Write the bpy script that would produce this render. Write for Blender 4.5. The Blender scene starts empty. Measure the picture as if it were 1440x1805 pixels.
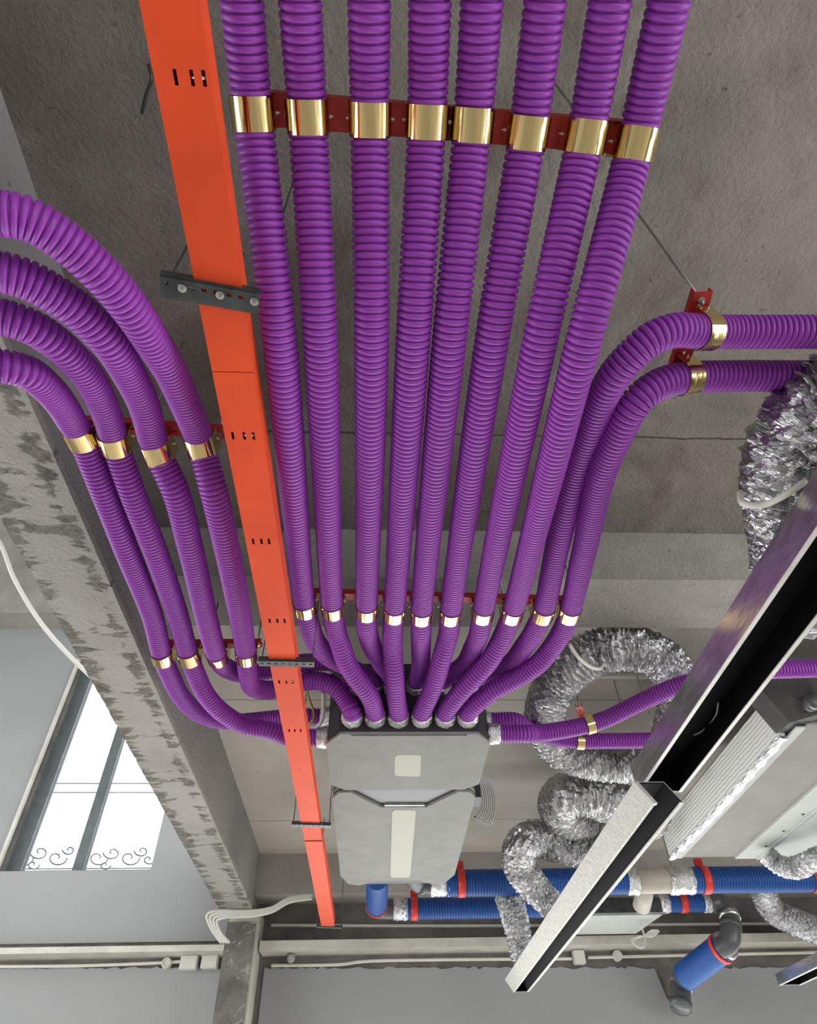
import bpy, bmesh, math, random
from mathutils import Vector, Matrix
random.seed(7)
SC = bpy.context.scene
COL = SC.collection
CH = 1.70                                   # eye height of the camera above the floor

# ------------------------------------------------------------------ camera
def norm(v): return v.normalized()
CX, CY = 720.0, 902.5
YV = (656.0, 2085.0); ZV = (685.0, -230.0)
F = math.sqrt(-((ZV[0]-CX)*(YV[0]-CX) + (ZV[1]-CY)*(YV[1]-CY)))
def cam_dir(u, v): return Vector(((u-CX)/F, -(v-CY)/F, -1.0))
_Y = norm(cam_dir(*YV)); _Z = norm(cam_dir(*ZV)); _X = _Y.cross(_Z)
R = Matrix((_X, _Y, _Z))                    # world = R @ camera
def ray(u, v): return R @ cam_dir(u, v)
EYE = Vector((0, 0, CH))
def P(u, v, z):                             # point at height z above the eye
    d = ray(u, v); return EYE + d*(z/d.z)
def PY(u, v, y):                            # point at depth y
    d = ray(u, v); return EYE + d*(y/d.y)
cd = bpy.data.cameras.new('camera'); cam = bpy.data.objects.new('camera', cd); COL.objects.link(cam)
cd.sensor_fit = 'VERTICAL'; cd.sensor_height = 24; cd.lens = F/1805*24; cd.clip_start = 0.02
cam.matrix_world = Matrix.Translation(EYE) @ R.to_4x4()
SC.camera = cam
SC.view_settings.view_transform = 'Standard'; SC.view_settings.look = 'None'
SC.view_settings.gamma = 1; SC.view_settings.use_curve_mapping = False
SC.view_settings.exposure = 0.70

# ------------------------------------------------------------------ light: overcast daylight through the open sides, with added lamps far and right
w = bpy.data.worlds.new('sky'); SC.world = w; w.use_nodes = True
wb = w.node_tree.nodes['Background']; wb.inputs[0].default_value = (0.93, 0.97, 1.0, 1); wb.inputs[1].default_value = 2.0
def area_light(name, loc, rot, sx, sy, power, col=(1, .98, .95)):
    l = bpy.data.lights.new(name, 'AREA'); l.shape = 'RECTANGLE'; l.size = sx; l.size_y = sy; l.energy = power; l.color = col
    o = bpy.data.objects.new(name, l); COL.objects.link(o); o.location = loc; o.rotation_euler = rot; return o
area_light('daylight_left', (-6.2, 2.8, 1.9), (0, -math.radians(65), 0), 3.4, 5.0, 120)
area_light('fill_light_right', (6.1, -.5, 1.6), (0, math.radians(60), 0), 2.6, 5.0, 90)  # added lamp at unseen right openings to brighten the slab's right part
area_light('daylight_back', (2.6, -4.6, 1.6), (math.radians(60), 0, 0), 4.0, 2.8, 22)
area_light('fill_light_far', (1.6, 6.18, 1.25), (math.radians(-52), 0, 0), 6.4, 2.0, 190)  # added lamp at low unseen openings, put there to brighten the far slab

# ------------------------------------------------------------------ materials
def mat(name, col, rough=.6, metal=0.0, spec=.5):
    m = bpy.data.materials.new(name); m.use_nodes = True
    b = m.node_tree.nodes['Principled BSDF']
    b.inputs['Base Color'].default_value = (*col, 1); b.inputs['Roughness'].default_value = rough
    b.inputs['Metallic'].default_value = metal; b.inputs['Specular IOR Level'].default_value = spec
    return m
def nd(m, t, **k):
    n = m.node_tree.nodes.new(t)
    for a, b in k.items(): setattr(n, a, b)
    return n
def lk(m, a, b): m.node_tree.links.new(a, b)
def coords(m, scale=(1, 1, 1)):
    tc = nd(m, 'ShaderNodeTexCoord'); mp = nd(m, 'ShaderNodeMapping'); mp.inputs['Scale'].default_value = scale
    lk(m, tc.outputs['Object'], mp.inputs['Vector']); return mp.outputs[0]
def noise(m, vec, scale, detail=6, rough=.6, dist=0):
    n = nd(m, 'ShaderNodeTexNoise'); n.inputs['Scale'].default_value = scale; n.inputs['Detail'].default_value = detail
    n.inputs['Roughness'].default_value = rough; n.inputs['Distortion'].default_value = dist
    lk(m, vec, n.inputs['Vector']); return n.outputs[0]
def ramp(m, fac, stops):
    r = nd(m, 'ShaderNodeValToRGB'); e = r.color_ramp.elements
    while len(e) < len(stops): e.new(.5)
    for x, (p, c) in zip(e, stops): x.position = p; x.color = (*c, 1) if len(c) == 3 else c
    lk(m, fac, r.inputs[0]); return r.outputs[0]
def g(x): return (x, x, x)
def mix(m, fac, a, b, mode='MIX'):
    n = nd(m, 'ShaderNodeMix', data_type='RGBA', blend_type=mode)
    if isinstance(fac, float): n.inputs[0].default_value = fac
    else: lk(m, fac, n.inputs[0])
    for s, x in ((6, a), (7, b)):
        if isinstance(x, tuple): n.inputs[s].default_value = (*x, 1)
        else: lk(m, x, n.inputs[s])
    return n.outputs[2]
def bump(m, h, strength=.4, dist=.01):
    n = nd(m, 'ShaderNodeBump'); n.inputs['Strength'].default_value = strength; n.inputs['Distance'].default_value = dist
    lk(m, h, n.inputs['Height']); lk(m, n.outputs[0], m.node_tree.nodes['Principled BSDF'].inputs['Normal'])
def setcol(m, c): lk(m, c, m.node_tree.nodes['Principled BSDF'].inputs['Base Color'])

def concrete(name, lo, hi, patch=None, pamt=(.58, .66), scale=2.2, seams=None, stain=None, pit=1.0):
    m = mat(name, hi, .85, 0, .25); v = coords(m)
    c = ramp(m, noise(m, v, scale, 8, .62, .4), [(.3, lo), (.68, hi)])
    c = mix(m, ramp(m, noise(m, v, 34, 5, .7), [(.30, g(pit)), (.36, g(0))]), c, tuple(x*.62 for x in lo))
    if patch:
        c = mix(m, ramp(m, noise(m, coords(m, (1.4, .8, 1.4)), 7, 7, .72, 1.2), [(pamt[0], g(0)), (pamt[1], g(1))]), c, patch)
    if stain:
        c = mix(m, ramp(m, noise(m, v, 1.1, 4, .6, .8), [(.5, g(0)), (.66, g(.7))]), c, stain)
    if seams:                                # board joints left by the formwork
        sep = nd(m, 'ShaderNodeSeparateXYZ'); tc = nd(m, 'ShaderNodeTexCoord'); lk(m, tc.outputs['Object'], sep.inputs[0])
        for s in seams:
            a = nd(m, 'ShaderNodeMath', operation='SUBTRACT'); lk(m, sep.outputs[1], a.inputs[0]); a.inputs[1].default_value = s
            wv = nd(m, 'ShaderNodeMath', operation='MULTIPLY_ADD'); lk(m, noise(m, v, 9, 3), wv.inputs[0]); wv.inputs[1].default_value = .02; lk(m, a.outputs[0], wv.inputs[2])
            b = nd(m, 'ShaderNodeMath', operation='ABSOLUTE'); lk(m, wv.outputs[0], b.inputs[0])
            d = nd(m, 'ShaderNodeMath', operation='LESS_THAN'); lk(m, b.outputs[0], d.inputs[0]); d.inputs[1].default_value = .0045
            c = mix(m, d.outputs[0], c, tuple(x*.5 for x in lo))
    setcol(m, c)
    h = nd(m, 'ShaderNodeMath', operation='ADD'); lk(m, noise(m, v, 14, 8, .7), h.inputs[0]); lk(m, noise(m, v, 60, 3, .6), h.inputs[1])
    bump(m, h.outputs[0], .45 if pit else .08, .012)
    return m
M = {}
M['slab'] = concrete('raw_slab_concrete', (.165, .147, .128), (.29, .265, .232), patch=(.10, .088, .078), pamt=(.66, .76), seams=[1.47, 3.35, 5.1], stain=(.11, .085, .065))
M['slab_far'] = concrete('pale_lit_slab_concrete', (.42, .385, .34), (.56, .52, .465), scale=1.1, seams=[3.35, 5.1], pit=.6)  # paler tone for the far bay; stronger far light is put into the colour
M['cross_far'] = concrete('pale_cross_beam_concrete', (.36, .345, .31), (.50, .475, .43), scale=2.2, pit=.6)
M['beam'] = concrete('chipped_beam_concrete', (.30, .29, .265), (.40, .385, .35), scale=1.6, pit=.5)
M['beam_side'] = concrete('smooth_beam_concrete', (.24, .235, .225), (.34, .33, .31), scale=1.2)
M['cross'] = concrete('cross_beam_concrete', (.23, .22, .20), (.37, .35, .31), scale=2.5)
M['dark_conc'] = concrete('dark_raw_concrete', (.10, .092, .085), (.21, .195, .175), scale=4)
M['column'] = concrete('stained_column_concrete', (.10, .095, .085), (.20, .19, .17), patch=(.34, .32, .29), pamt=(.56, .62), scale=5)
M['plaster'] = concrete('grey_wall_plaster', (.27, .272, .27), (.31, .312, .31), scale=.6, pit=0.0)
M['pale_trim'] = concrete('pale_trim_plaster', (.46, .44, .39), (.60, .58, .52), scale=5)
M['floor'] = concrete('screed_floor', (.36, .35, .33), (.46, .45, .42), scale=.8)

def beam_scars(x0, x1):                       # rough dark scars torn along both edges of the soffit
    m = M['beam']; b = m.node_tree.nodes['Principled BSDF']; base = b.inputs['Base Color'].links[0].from_socket
    tc = nd(m, 'ShaderNodeTexCoord'); sep = nd(m, 'ShaderNodeSeparateXYZ'); lk(m, tc.outputs['Object'], sep.inputs[0])
    mr = nd(m, 'ShaderNodeMapRange'); lk(m, sep.outputs[0], mr.inputs[0]); mr.inputs[1].default_value = x0; mr.inputs[2].default_value = x1
    edge = ramp(m, mr.outputs[0], [(0, g(.16)), (.14, g(.12)), (.34, g(-.02)), (.46, g(-.2)), (.6, g(-.2)), (.70, g(.05)), (.80, g(.14)), (.93, g(.10)), (1, g(-.05))])
    n1 = noise(m, coords(m, (3.2, 9, 1)), 1.25, 6, .68, .8); n2 = noise(m, coords(m, (1, 1, 1)), 26, 4, .6, .4)
    a = nd(m, 'ShaderNodeMath', operation='ADD'); lk(m, n1, a.inputs[0]); lk(m, edge, a.inputs[1])
    a2 = nd(m, 'ShaderNodeMath', operation='MULTIPLY_ADD'); lk(m, n2, a2.inputs[0]); a2.inputs[1].default_value = .12; lk(m, a.outputs[0], a2.inputs[2])
    mask = ramp(m, a2.outputs[0], [(.64, g(0)), (.69, g(1))])
    scar = ramp(m, noise(m, coords(m), 30, 5, .7), [(.35, (.10, .093, .082)), (.65, (.22, .205, .185))])
    setcol(m, mix(m, mask, base, scar))
def corrugated(name, col, rough):
    m = mat(name, col, rough, 0, .45); v = coords(m)
    c = ramp(m, noise(m, v, 900, 2, .5), [(.25, tuple(x*.88 for x in col)), (.75, tuple(min(1, x*1.12) for x in col))])
    setcol(m, c); bump(m, noise(m, v, 700, 2, .5), .08, .001); return m
M['purple'] = corrugated('purple_plastic', (.275, .038, .375), .48)
M['blue'] = corrugated('blue_plastic', (.007, .075, .31), .5)
M['orange'] = mat('orange_painted_steel', (.72, .075, .02), .6, 0, .2)
def tint(m, sc, lo, hi):
    b = m.node_tree.nodes['Principled BSDF'].inputs['Base Color'].default_value[:3]
    setcol(m, ramp(m, noise(m, coords(m), sc, 5, .6), [(.3, tuple(x*lo for x in b)), (.7, tuple(min(1, x*hi) for x in b))])); return m
tint(M['orange'], 5, .88, 1.08)
M['red'] = tint(mat('red_painted_steel', (.50, .022, .018), .45), 20, .7, 1.15)
M['red_strap'] = tint(mat('red_strap_plastic', (.72, .045, .03), .4), 12, .9, 1.1)
M['brass'] = mat('polished_brass', (.80, .62, .30), .13, 1.0)
bump(M['brass'], noise(M['brass'], coords(M['brass'], (1, .03, .6)), 60, 2, .5), .4, .004)
M['steel'] = tint(mat('galvanised_bolt', (.62, .62, .60), .3, 1.0), 60, .8, 1.1)
M['black_metal'] = tint(mat('blackened_steel', (.055, .06, .06), .45, .5), 30, .7, 1.5)
M['black'] = mat('matt_black_lining', (.0025, .0025, .003), .7, 0, .08)
M['foam_black'] = tint(mat('black_foam_casing', (.022, .022, .024), .55), 8, .7, 1.4)
M['unit'] = tint(mat('brushed_grey_casing', (.27, .27, .255), .75, 0, .15), 9, .9, 1.08)
M['unit_edge'] = mat('dark_recess_grey', (.07, .07, .07), .5)
M['label'] = mat('pale_sticker', (.50, .51, .44), .8, 0, .1)
def foil(name, col, rough, st=.8, sc=(.3, 85)):
    m = mat(name, col, rough, 1.0); uv = nd(m, 'ShaderNodeUVMap'); uv.uv_map = 'wrap'
    def mp(a, b):
        q = nd(m, 'ShaderNodeMapping'); q.inputs['Scale'].default_value = (a, b, 1); lk(m, uv.outputs[0], q.inputs['Vector']); return q.outputs[0]
    n1 = noise(m, mp(sc[0]*6, sc[1]), 1, 5, .62, .7); n2 = noise(m, mp(sc[0]*16, sc[1]*2.2), 1, 3, .6, 1.0)
    rg = nd(m, 'ShaderNodeMath', operation='SUBTRACT'); lk(m, n1, rg.inputs[0]); rg.inputs[1].default_value = .5
    ab = nd(m, 'ShaderNodeMath', operation='ABSOLUTE'); lk(m, rg.outputs[0], ab.inputs[0])
    h = nd(m, 'ShaderNodeMath', operation='MULTIPLY_ADD'); lk(m, n2, h.inputs[0]); h.inputs[1].default_value = .3; lk(m, ab.outputs[0], h.inputs[2])
    bump(m, h.outputs[0], st, .035)
    setcol(m, ramp(m, noise(m, coords(m), 9, 4, .6), [(.3, tuple(x*.55 for x in col)), (.65, col)])); return m
M['foil'] = foil('crinkled_aluminium_foil', (.74, .74, .75), .2, .75)
M['tape'] = foil('wrinkled_foil_tape', (.88, .88, .88), .28, .6, (.8, 50))
M['plenum'] = mat('galvanised_sheet', (.62, .60, .58), .2, .9)
_m = M['plenum']; setcol(_m, ramp(_m, noise(_m, coords(_m, (1, .25, 1)), 22, 7, .7, 1.5), [(.3, (.36, .35, .34)), (.7, (.66, .65, .62))])); bump(_m, noise(_m, coords(_m, (1, .1, 1)), 24, 5, .6, 2), .18, .006)
M['lip'] = tint(mat('pale_galvanised_lip', (.50, .49, .46), .5, .3), 12, .85, 1.15)
M['cement'] = tint(mat('pale_speckled_board', (.46, .46, .42), .6, .1), 60, .75, 1.15)
M['insul'] = mat('white_ribbed_insulation', (.86, .87, .84), .7, 0, .2); 
_m = M['insul']; _w = nd(_m, 'ShaderNodeTexWave', wave_type='BANDS', bands_direction='Z'); _w.inputs['Scale'].default_value = 17; _w.inputs['Distortion'].default_value = 2.5; _w.inputs['Detail'].default_value = 3; lk(_m, coords(_m), _w.inputs['Vector']); bump(_m, _w.outputs[1], .35, .006)
setcol(_m, ramp(_m, _w.outputs[1], [(.1, (.74, .75, .71)), (.6, (.90, .91, .87))]))
M['white_panel'] = tint(mat('white_sheet_panel', (.48, .50, .475), .7, 0, .15), 6, .93, 1.05)
M['grey_panel'] = tint(mat('grey_sheet_panel', (.27, .26, .245), .75, 0, .15), 5, .9, 1.08)
M['dark_unit'] = tint(mat('dark_foam_jacket', (.07, .07, .066), .65), 9, .7, 1.4)
M['pvc_white'] = tint(mat('white_conduit', (.62, .60, .55), .45), 8, .92, 1.05)
M['pvc_beige'] = tint(mat('beige_pipe_fitting', (.50, .46, .39), .45), 8, .93, 1.05)
M['pvc_dark'] = tint(mat('dark_grey_pipe_fitting', (.085, .09, .09), .35), 9, .8, 1.2)
M['frame'] = tint(mat('dark_window_frame', (.10, .115, .115), .45), 12, .85, 1.2)
M['iron'] = mat('white_ironwork', (.42, .43, .45), .6)
M['cable_grey'] = mat('grey_cable', (.33, .33, .32), .5)
M['cable_yellow'] = mat('yellow_cable', (.45, .27, .04), .5)
M['rod'] = tint(mat('threaded_rod', (.36, .36, .36), .4, .8), 90, .6, 1.2)
gm = bpy.data.materials.new('window_glass'); gm.use_nodes = True
_b = gm.node_tree.nodes['Principled BSDF']; _b.inputs['Transmission Weight'].default_value = 1; _b.inputs['Roughness'].default_value = 0; _b.inputs['IOR'].default_value = 1.02
M['glass'] = gm

# ------------------------------------------------------------------ mesh helpers
def finish(name, bm, material, parent=None, smooth=False, normals=True):
    if normals: bmesh.ops.recalc_face_normals(bm, faces=bm.faces)
    me = bpy.data.meshes.new(name); bm.to_mesh(me); bm.free()
    me.materials.append(material)
    if smooth:
        for p in me.polygons: p.use_smooth = True
    o = bpy.data.objects.new(name, me); COL.objects.link(o)
    if parent:
        o.parent = parent; o.matrix_parent_inverse = Matrix.Translation(-parent.location)
    return o
def empty(name, loc, label, cat, group=None):
    o = bpy.data.objects.new(name, None); COL.objects.link(o); o.location = loc; o.empty_display_size = .05
    return tag(o, label, cat, group)
def tag(o, label, cat, group=None):
    o['label'] = label; o['category'] = cat
    if group: o['group'] = group
    return o
def struct(name, bm, m, label=None):
    o = finish(name, bm, m); o['kind'] = 'structure'
    if label: o['label'] = label
    return o
def box(bm, a, b):
    x0, x1 = sorted((a[0], b[0])); y0, y1 = sorted((a[1], b[1])); z0, z1 = sorted((a[2], b[2]))
    v = [bm.verts.new(c) for c in ((x0,y0,z0),(x1,y0,z0),(x1,y1,z0),(x0,y1,z0),(x0,y0,z1),(x1,y0,z1),(x1,y1,z1),(x0,y1,z1))]
    for f in ((0,3,2,1),(4,5,6,7),(0,1,5,4),(1,2,6,5),(2,3,7,6),(3,0,4,7)): bm.faces.new([v[i] for i in f])
    return v
def BX(*boxes):
    bm = bmesh.new()
    for a, b in boxes: box(bm, a, b)
    return bm
def prism(bm, poly, d):                      # closed polygon (3-D points) pushed along vector d
    d = Vector(d); a = [bm.verts.new(Vector(p)) for p in poly]; b = [bm.verts.new(Vector(p)+d) for p in poly]
    bm.faces.new(a); bm.faces.new(b[::-1]); n = len(a)
    for i in range(n): bm.faces.new((a[i], a[(i+1) % n], b[(i+1) % n], b[i]))
def obox(bm, c, ex, ey, ez):                 # oriented box: centre and half-axis vectors
    c = Vector(c); ex, ey, ez = Vector(ex), Vector(ey), Vector(ez)
    v = [bm.verts.new(c + sx*ex + sy*ey + sz*ez) for sz in (-1, 1) for sx, sy in ((-1,-1),(1,-1),(1,1),(-1,1))]
    for f in ((0,3,2,1),(4,5,6,7),(0,1,5,4),(1,2,6,5),(2,3,7,6),(3,0,4,7)): bm.faces.new([v[i] for i in f])
def smooth_path(pts, step, closed=False):    # centripetal Catmull-Rom resampled at equal steps
    pts = [Vector(p) for p in pts]
    if len(pts) == 2: dense = [pts[0].lerp(pts[1], i/100) for i in range(101)]
    else:
        q = [pts[0]*2-pts[1]] + pts + [pts[-1]*2-pts[-2]]; dense = []
        for i in range(1, len(q)-2):
            p0, p1, p2, p3 = q[i-1:i+3]
            t0 = 0; t1 = t0+max((p1-p0).length, 1e-6)**.5; t2 = t1+max((p2-p1).length, 1e-6)**.5; t3 = t2+max((p3-p2).length, 1e-6)**.5
            for k in range(24):
                t = t1+(t2-t1)*k/24
                A1 = p0*((t1-t)/(t1-t0))+p1*((t-t0)/(t1-t0)); A2 = p1*((t2-t)/(t2-t1))+p2*((t-t1)/(t2-t1)); A3 = p2*((t3-t)/(t3-t2))+p3*((t-t2)/(t3-t2))
                B1 = A1*((t2-t)/(t2-t0))+A2*((t-t0)/(t2-t0)); B2 = A2*((t3-t)/(t3-t1))+A3*((t-t1)/(t3-t1))
                dense.append(B1*((t2-t)/(t2-t1))+B2*((t-t1)/(t2-t1)))
        dense.append(pts[-1])
    L = [0]
    for a, b in zip(dense, dense[1:]): L.append(L[-1]+(b-a).length)
    n = max(2, int(L[-1]/step)); out = []; j = 0
    for i in range(n+1):
        s = L[-1]*i/n
        while j < len(L)-2 and L[j+1] < s: j += 1
        out.append(dense[j].lerp(dense[j+1], (s-L[j])/max(L[j+1]-L[j], 1e-9)))
    return out
def soften(path, k):
    for _ in range(k):
        path = [path[0]] + [(path[i-1]+path[i]*2+path[i+1])/4 for i in range(1, len(path)-1)] + [path[-1]]
    return path
def frames(path):
    T = [(path[min(i+1, len(path)-1)]-path[max(i-1, 0)]).normalized() for i in range(len(path))]
    n = T[0].cross(Vector((.13, .2, 1)).normalized()).normalized(); out = []
    for t in T:
        n = (n - t*n.dot(t)).normalized(); out.append((t, n, t.cross(n)))
    return out
def sweep(bm, path, rad, segs=20, caps=True):  # rad(i, angle) or number
    fr = frames(path); rings = []
    for i, (p, (t, n, b)) in enumerate(zip(path, fr)):
        ring = []
        for k in range(segs):
            a = 2*math.pi*k/segs; r = rad(i, a) if callable(rad) else rad
            ring.append(bm.verts.new(p + (n*math.cos(a)+b*math.sin(a))*r))
        rings.append(ring)
    uvl = bm.loops.layers.uv.get('wrap') or bm.loops.layers.uv.new('wrap'); s_ = 0
    for j, (A, B) in enumerate(zip(rings, rings[1:])):
        ds = (path[j+1]-path[j]).length
        for k in range(segs):
            f = bm.faces.new((A[k], A[(k+1) % segs], B[(k+1) % segs], B[k]))
            for lp, (a, b) in zip(f.loops, ((k, s_), (k+1, s_), (k+1, s_+ds), (k, s_+ds))): lp[uvl].uv = (abs(a/segs*2-1), b)
        s_ += ds
    if caps: bm.faces.new(rings[0][::-1]); bm.faces.new(rings[-1])
def tube(name, pts, r, material, parent=None, step=.01, segs=12, soft=0):
    bm = bmesh.new(); sweep(bm, soften(smooth_path(pts, step), soft), r, segs)
    return finish(name, bm, material, parent, True)
PROF = ((0, -.0066), (1, -.0054), (2, -.0010), (4, .0001), (6, .0004), (8, .0001), (10, -.0010), (11, -.0054))
def ribbed(name, pts, r, pitch, material, parent=None, segs=24, depth=1.0, soft=6):
    full = soften(smooth_path(pts, pitch/12), soft*4); path = [];  rr = []
    for i in range(0, len(full), 12):
        for k, d in PROF:
            if i+k < len(full): path.append(full[i+k]); rr.append(r+d*depth)
    bm = bmesh.new(); sweep(bm, path, lambda i, a: rr[i], segs)
    return finish(name, bm, material, parent, True), path
def nearest(path, p):
    i = min(range(len(path)), key=lambda k: (path[k]-p).length)
    return path[i], (path[min(i+4, len(path)-1)]-path[max(i-4, 0)]).normalized()
def arc_band(bm, c, t, r, width, a0, a1, up=Vector((0, 0, 1)), th=.0022, n=28):
    s = t.cross(up).normalized(); u = s.cross(t).normalized(); A = []
    for k in range(n+1):
        a = a0+(a1-a0)*k/n; d = s*math.cos(a)+u*math.sin(a)
        A.append([bm.verts.new(c+d*rr+t*w) for rr, w in ((r, -width/2), (r+th, -width/2), (r+th, width/2), (r, width/2))])
    for a, b in zip(A, A[1:]):
        for k in range(4): bm.faces.new((a[k], a[(k+1) % 4], b[(k+1) % 4], b[k]))
    if abs(a1-a0) < 6.2: bm.faces.new(A[0][::-1]); bm.faces.new(A[-1])
def bolt(c, axis, r, h, parent, name='bolt', m=None):
    axis = Vector(axis).normalized(); bm = bmesh.new()
    n = axis.orthogonal().normalized(); b = axis.cross(n)
    def disc(r_, h0, h1, k):
        A = [bm.verts.new(Vector(c)+axis*h0+(n*math.cos(6.2832*i/k)+b*math.sin(6.2832*i/k))*r_) for i in range(k)]
        B = [bm.verts.new(Vector(c)+axis*h1+(n*math.cos(6.2832*i/k)+b*math.sin(6.2832*i/k))*r_) for i in range(k)]
        bm.faces.new(A[::-1]); bm.faces.new(B)
        for i in range(k): bm.faces.new((A[i], A[(i+1) % k], B[(i+1) % k], B[i]))
    disc(r*1.5, 0, h*.18, 16); disc(r, h*.18, h*.8, 6); disc(r*.5, h*.8, h*1.3, 8)
    return finish(name, bm, m or M['steel'], parent)
def plate(bm, o, ex, ey, W, L, holes, th, nrm):    # sheet with rectangular slots cut through
    o, ex, ey, nrm = Vector(o), Vector(ex), Vector(ey), Vector(nrm)
    xs = sorted({0, W, *[h[0] for h in holes], *[h[2] for h in holes]}); ys = sorted({0, L, *[h[1] for h in holes], *[h[3] for h in holes]})
    vt = {}; fs = []
    def V(i, j):
        if (i, j) not in vt: vt[i, j] = bm.verts.new(o+ex*xs[i]+ey*ys[j])
        return vt[i, j]
    for i in range(len(xs)-1):
        for j in range(len(ys)-1):
            cx, cy = (xs[i]+xs[i+1])/2, (ys[j]+ys[j+1])/2
            if any(h[0] < cx < h[2] and h[1] < cy < h[3] for h in holes): continue
            fs.append(bm.faces.new((V(i, j), V(i+1, j), V(i+1, j+1), V(i, j+1))))
    r = bmesh.ops.extrude_face_region(bm, geom=fs)
    for e in r['geom']:
        if isinstance(e, bmesh.types.BMVert): e.co += nrm*th

# ------------------------------------------------------------------ building shell (heights below are above the eye)
H = lambda z: CH+z
ZS, ZB, ZC, ZF, ZL = 1.90, 1.49, 1.643, 1.604, 5.07
YW, YF = 6.05, 5.79
def xs_at(s_px, z):                           # x of a line running away from the viewer, from one of its pixels
    return P(s_px[0], s_px[1], z).x
XR = (xs_at((353, 1400), ZB)+xs_at((43, 687), ZB)+xs_at((437, 1580), ZB))/3
XL = (xs_at((157, 1190), ZB)+xs_at((383, 1593), ZB))/2
struct('floor', BX(((-6.4, -5, -.1), (6.4, 6.5, 0))), M['floor'])
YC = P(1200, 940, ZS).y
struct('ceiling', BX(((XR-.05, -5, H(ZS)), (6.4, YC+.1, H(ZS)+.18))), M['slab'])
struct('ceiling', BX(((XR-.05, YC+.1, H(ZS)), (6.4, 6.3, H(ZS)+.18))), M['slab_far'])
struct('ceiling', BX(((-6.4, -5, H(ZL)), (XL, 6.5, H(ZL)+.18))), M['cross'])
# long chipped beam: side skin and rough underside
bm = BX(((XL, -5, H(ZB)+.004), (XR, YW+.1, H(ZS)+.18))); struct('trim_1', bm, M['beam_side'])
beam_scars(XL, XR)
bm = bmesh.new(); random.seed(3)
ny, nx = 420, 14; grid = []
def hn(x, y):
    return (math.sin(x*31+y*7)+math.sin(y*19-x*23)+math.sin(y*47+x*11)+math.sin(y*83+x*61))/4
for j in range(ny+1):
    y = -2+(YW-.35+2)*j/ny; row = []
    for i in range(nx+1):
        t = i/nx; x = XL-.003+(XR-XL+.007)*t
        e = max(0, 1-min(t, 1-t)/.16)
        x += (t < .5)*e*(.5-t)*2*.006*max(0, hn(x*3, y*2)+.1)
        row.append(bm.verts.new((x, y, H(ZB)-.006+.004*max(0, hn(x, y)-.1)+e*.004*max(0, hn(y*2, x)))))
    grid.append(row)
for a, b in zip(grid, grid[1:]):
    for i in range(nx): bm.faces.new((a[i], a[i+1], b[i+1], b[i]))
bo = bm.verts[:]; r = bmesh.ops.extrude_face_region(bm, geom=bm.faces[:])
for e in r['geom']:
    if isinstance(e, bmesh.types.BMVert): e.co.z = H(ZB)+.02
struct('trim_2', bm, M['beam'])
# cross beam and far beam under the slab
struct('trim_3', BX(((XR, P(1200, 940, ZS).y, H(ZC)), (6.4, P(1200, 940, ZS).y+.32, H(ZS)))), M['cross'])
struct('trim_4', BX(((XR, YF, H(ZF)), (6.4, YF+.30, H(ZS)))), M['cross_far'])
# upper beam of the tall bay
struct('trim_5', BX(((-6.4, 5.74, H(4.28)), (XL, 6.2, H(ZL)))), M['cross'])
# column
XCL, XCR = PY(399, 1626, 5.72).x, PY(451, 1626, 5.72).x
struct('trim_6', BX(((XCL+.01, 5.72, 0), (XCR, 5.74, H(1.40)))), M['column'])
struct('trim_7', BX(((XCL+.012, 5.738, 0), (XCR+.012, YW+.3, H(ZB)))), M['pale_trim'])
# far wall: raw masonry with window hole, unseen low openings added for light, ledge, plaster sheets with ragged edges
WX0, WX1 = PY(5, 1530, YW).x, PY(266, 1537, YW).x
WZ0, WZ1 = PY(140, 1536, YW).z, H(4.0)
struct('wall_far', BX(((-6.4, YW, 0), (WX0, YW+.24, H(4.4))), ((WX1, YW, 2.35), (6.4, YW+.24, H(ZS))), ((5.2, YW, 0), (6.4, YW+.24, 2.35)), ((XCL-.2, YW, 0), (XCR+.2, YW+.24, 2.35)), ((WX1, YW, 0), (5.2, YW+.24, .2)), ((WX0, YW, 0), (WX1, YW+.24, WZ0)), ((WX0, YW, WZ1), (WX1, YW+.24, H(4.4))), ((WX1, YW, H(ZS)), (XR, YW+.24, H(4.4)))), M['dark_conc'])
struct('trim_8', BX(((-6.4, YW-.025, PY(100, 1663, YW-.02).z), (WX0-.02, YW+.002, H(4.3))), ((WX0-.02, YW-.025, PY(100, 1663, YW-.02).z), (WX1, YW+.002, WZ0)), ((WX1, YW-.025, PY(100, 1663, YW-.02).z), (XCL, YW+.002, H(4.3))), ((WX0-.02, YW-.025, WZ1), (WX1, YW+.002, H(4.3)))), M['plaster'])
yl = 5.84
zt, zb_ = PY(1000, 1650, yl).z, PY(1000, 1666, yl).z
struct('trim_9', BX(((XCR+.03, yl, zb_), (6.4, YW+.01, zt))), M['pale_trim'])
struct('trim_10', BX(((-6.4, yl, zb_), (XCL, YW+.01, zt-.02))), M['pale_trim'])
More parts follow.
